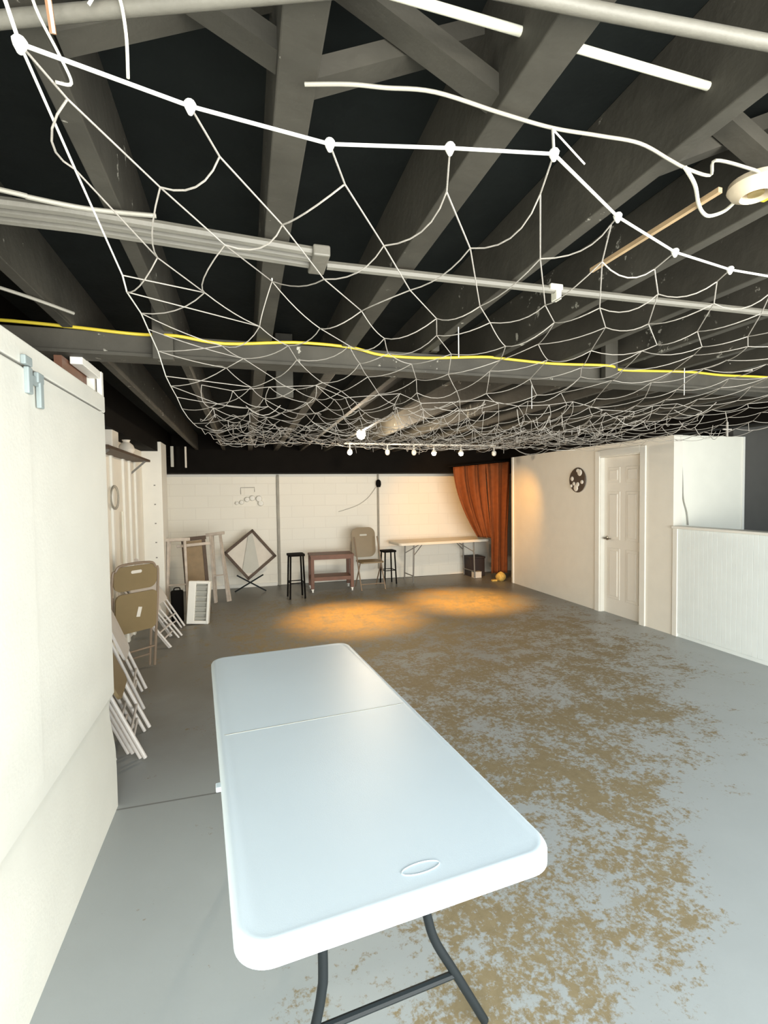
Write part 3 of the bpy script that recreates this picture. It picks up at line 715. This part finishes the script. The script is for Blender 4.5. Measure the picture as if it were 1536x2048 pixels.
for r in range(4, NR): rows.append(procedural(r))
def node(r, j):
    x, y = rows[r][j]; z = zs_(x, y)
    if r == 0: z = zs_(x, y) + .0
    if (r, j) == (4, 2): z = 2.30
    return V(x, y, z + (random.Random(r * 131 + j).uniform(-.02, .02) if r > 3 else 0))
rows[4][2] = (.105, 1.47 * (2.30 - 1.608) / (2.2 - 1.608) * .99)
cords = MB()
def cordline(a, b, slack=0.0, side=0.0, rad=.0018, n=5):
    if slack < .004: cords.tube([a, b], rad, n); return
    pts = []
    d = (b - a); sd = V(-d.y, d.x, 0).normalized()
    for k in range(7):
        t = k / 6; w = 4 * t * (1 - t)
        pts.append(a + d * t + V(0, 0, -slack * w) + sd * side * w)
    cords.tube(pts, rad, n)
for j in range(len(rows[0])): cordline(node(0, j), node(1, j))
rows1 = rows[1]
for r in range(1, NR - 1):
    A, B = rows[r], rows[r + 1]
    for j in range(len(A)):
        a = node(r, j)
        # each node joins its two nearest neighbours in the next row, one left, one right
        if r <= 2:
            cand = [j, j + 1]
        else:
            cand = []
            lefts = [(A[j][0] - B[i][0], i) for i in range(len(B)) if B[i][0] <= A[j][0] + .01]
            rights = [(B[i][0] - A[j][0], i) for i in range(len(B)) if B[i][0] > A[j][0] + .01]
            if lefts: cand.append(min(lefts)[1])
            if rights: cand.append(min(rights)[1])
        for q, i in enumerate(cand):
            if i >= len(B) or (r >= 2 and j == 0 and i == 0): continue
            b = node(r + 1, i)
            if (b - a).length > .62: continue
            rr = .0018 if r < 8 else .0019
            if q == 0: cordline(a, b, random.uniform(.01, .03), random.uniform(-.03, .03), rr)
            else: cordline(a, b, random.uniform(0, .012) if r > 3 else 0, 0, rr)
# stray strands that hang below the sagging part
for k in range(60):
    x = random.uniform(-.1, 3.9); y = random.uniform(2.6, 5.6); a = V(x, y, zs_(x, y))
    if k % 2: cords.tube([a, a + V(random.uniform(-.02, .02), 0, -random.uniform(.03, .09))], .0018, 5)
    else:
        b = V(x + random.uniform(-.5, .5), y + random.uniform(-.2, .2), 0); b.z = zs_(b.x, b.y)
        cordline(a, b, random.uniform(.03, .09), 0, .0022)
net = thing('cargo_net', 'white rope net stretched and sagging below the black ceiling joists', 'net', (0, 0, 0))
# the loose middle of the net is folded back on itself: a second, lower layer of mesh
rng = random.Random(11)
def lay(i, j):
    q = random.Random(i * 97 + j * 13 + 5)
    x = -.22 + .21 * (j + (.5 if i % 2 else 0)) + q.uniform(-.06, .06); y = 2.75 + .17 * i + q.uniform(-.06, .06)
    return V(x, y, zs_(x, y) + .05 - .035 * (i % 3) + q.uniform(-.04, .03))
cords.tube([lay(0, j) for j in range(17)], .0019, 5)
for i in range(15):
    for j in range(17):
        a = lay(i, j); dj = 1 if i % 2 else 0
        for q in (j - 1 + dj, j + dj):
            if 0 <= q < 17 and rng.random() < .92: cordline(a, lay(i + 1, q), rng.uniform(.005, .045), rng.uniform(-.03, .03), .0018)
        if rng.random() < .08: cords.tube([a, a + V(rng.uniform(-.01, .01), 0, -rng.uniform(.04, .10))], .0018, 5)
cords.build('netting', M['cord'], net)
bd = MB()
top = [node(0, j) for j in range(len(rows[0]))]
bd.tube(top, .0029, 8)
lf = [node(0, 0)] + [node(r, 0) for r in range(2, NR)]
bd.tube(lf, .0022, 6)
bd.tube([node(NR - 1, j) for j in range(len(rows[NR - 1]))], .0028, 6)
bd.build('border_rope', M['rope'], net)
for j in range(len(rows[0])):
    p = node(0, j)
    k_ = MB(); k_.lathe([(0, .008), (.007, .007), (.0095, .003), (.008, -.003), (.0035, -.012), (0, -.014)], p, 10); k_.build('knot', M['rope'], net, smooth=True)
# ties up to the joists
def tie(p, q, r): MB().tube([p, q], r, 6).build('tie', M['rope'], net)
for p, q in ((node(0, 0), V(-.30, .72, 2.335)), (node(0, 4), V(.597, .857, 2.316)), (node(4, 2), V(.105, node(4, 2).y, 2.335))): tie(p, q, .0026)
tie(V(.597, .857, 2.316), V(.672, .858, 2.262), .0018)
for k in (3, 5, 7, 9, 11):
    x = JX(k); y = 2.0 + .35 * (k % 3); tie(V(x, y, zs_(x, y)), V(x, y, 2.335), .0022)
cp_ = thing('net_clip', 'white cross shaped clip hanging from the net near the beadboard wall', 'clip', (3.80, 3.1, 2.09))
MB().box((0, 0, 0), (.09, .012, .012), bevel=.003).box((0, 0, 0), (.012, .014, .12), bevel=.003).build('body', M['cord'], cp_)
MB().tube([(0, 0, .06), (-.02, 0, .14)], .003, 5).build('string', M['cord'], cp_)

# tangle of twine sitting on the crossbeam at the right
rg_ = random.Random(3); tp = [V(3.03 + rg_.gauss(0, .045), 2.375 + rg_.gauss(0, .02), 2.352 + abs(rg_.gauss(0, .030))) for _ in range(46)]
tg = MB().tube(smooth_path(tp, 4), .0028, 5)
tag(tg.build('twine_tangle', M['cord']), 'tangle of pale twine on the crossbeam near the right edge', 'twine')

# shelf with cartons high on the left wall
sh = thing('wall_shelf', 'dark shelf board high on the left wall just past the partition', 'shelf', (XL + .1, 5.2, 2.03))
MB().box((0, .3, 0), (.2, 1.9, .025)).build('board', M['darkwood'], sh)
for y in (-.5, 1.1): MB().bar((-.09, y, -.16), (.07, y, -.014), .02, .02).build('bracket', M['greymetal'], sh)
cr1 = thing('carton', 'pale carton on the high left shelf at the end of the partition', 'box', (-1.175, 4.90, 2.043))
MB().box((0, 0, .125), (.15, .22, .25), bevel=.006).build('body', M['whitebox'], cr1)
MB().box((0, 0, .253), (.154, .224, .008)).build('lid', M['greysheet'], cr1)
rl = thing('cloth_roll', 'bundled white cloth on the high left shelf beside the pale carton', 'cloth', (-1.17, 5.65, 2.043))
MB().lathe([(0, 0), (.07, .01), (.085, .05), (.065, .10), (.03, .13), (.045, .16), (.03, .19), (0, .195)], (0, 0, 0), 16).build('cloth', M['whitebox'], rl, smooth=True)
wc = thing('wire_coil', 'coil of dark wire hung on the left wall beside the partition edge', 'wire', (XL + .027, 5.45, 1.60))
for k, r in enumerate((.115, .10, .12)): MB().tube([(0.005 * k, r * math.cos(2 * PI * i / 24) * 1.2, r * math.sin(2 * PI * i / 24)) for i in range(24)], .004, 5, closed=True).build('loop', M['wire'], wc)
tag(MB().tube([(XL + .03, 5.75, 1.45), (XL + .03, 5.75, .3)], .012, 8).build('wall_pipe', M['wirelight']), 'thin pale pipe running down the left wall below the wire coil', 'pipe')

# ------------------------------------------------------------------ light
def area(name, loc, rot, sx, sy_, col, e, spread=PI):
    l = bpy.data.lights.new(name, 'AREA'); l.shape = 'RECTANGLE'; l.size = sx; l.size_y = sy_; l.color = col; l.energy = e
    l.spread = spread
    o = bpy.data.objects.new(name, l); C.objects.link(o); o.location = loc; o.rotation_euler = rot; return o
# daylight through the open front of the room behind the camera
area('daylight', (2.2, Y0 - .05, 1.15), (PI / 2, 0, 0), 5.6, 2.2, (1.0, .96, .87), 275)
def spot(name, loc, tgt, e, ang, blend, col=(1, .46, .07), r=.02):
    l = bpy.data.lights.new(name, 'SPOT'); l.energy = e; l.spot_size = ang; l.spot_blend = blend; l.color = col; l.shadow_soft_size = r
    o = bpy.data.objects.new(name, l); C.objects.link(o); o.location = loc
    o.rotation_euler = (Vector(tgt) - Vector(loc)).to_track_quat('-Z', 'Y').to_euler()
    return o
spot('spot_beam', (1.40, 6.6, 2.12), (1.35, 6.25, 0), 345, math.radians(56), 1.0)
spot('spot_beam', (3.054, 6.6, 2.12), (3.1, 6.65, 0), 350, math.radians(58), 1.0)
spot('spot_beam', (2.632, 6.6, 2.12), (3.9, 8.8, 1.05), 66, math.radians(78), 1.0)
spot('spot_beam', (3.59, 6.6, 2.12), (4.6, 7.7, 1.0), 38, math.radians(74), 1.0)
pl_ = bpy.data.lights.new('bulb_light', 'POINT'); pl_.energy = 58; pl_.color = (1, .82, .60); pl_.shadow_soft_size = .05
po = bpy.data.objects.new('bulb_light', pl_); C.objects.link(po); po.location = (1.325, 5.6, 2.22)

w = bpy.data.worlds.new('world'); bpy.context.scene.world = w; w.use_nodes = True
bg = w.node_tree.nodes['Background']; bg.inputs['Color'].default_value = (.40, .72, 1, 1); bg.inputs['Strength'].default_value = .92

sc = bpy.context.scene
sc.view_settings.view_transform = 'Standard'; sc.view_settings.look = 'None'; sc.view_settings.gamma = 1
sc.view_settings.exposure = .95
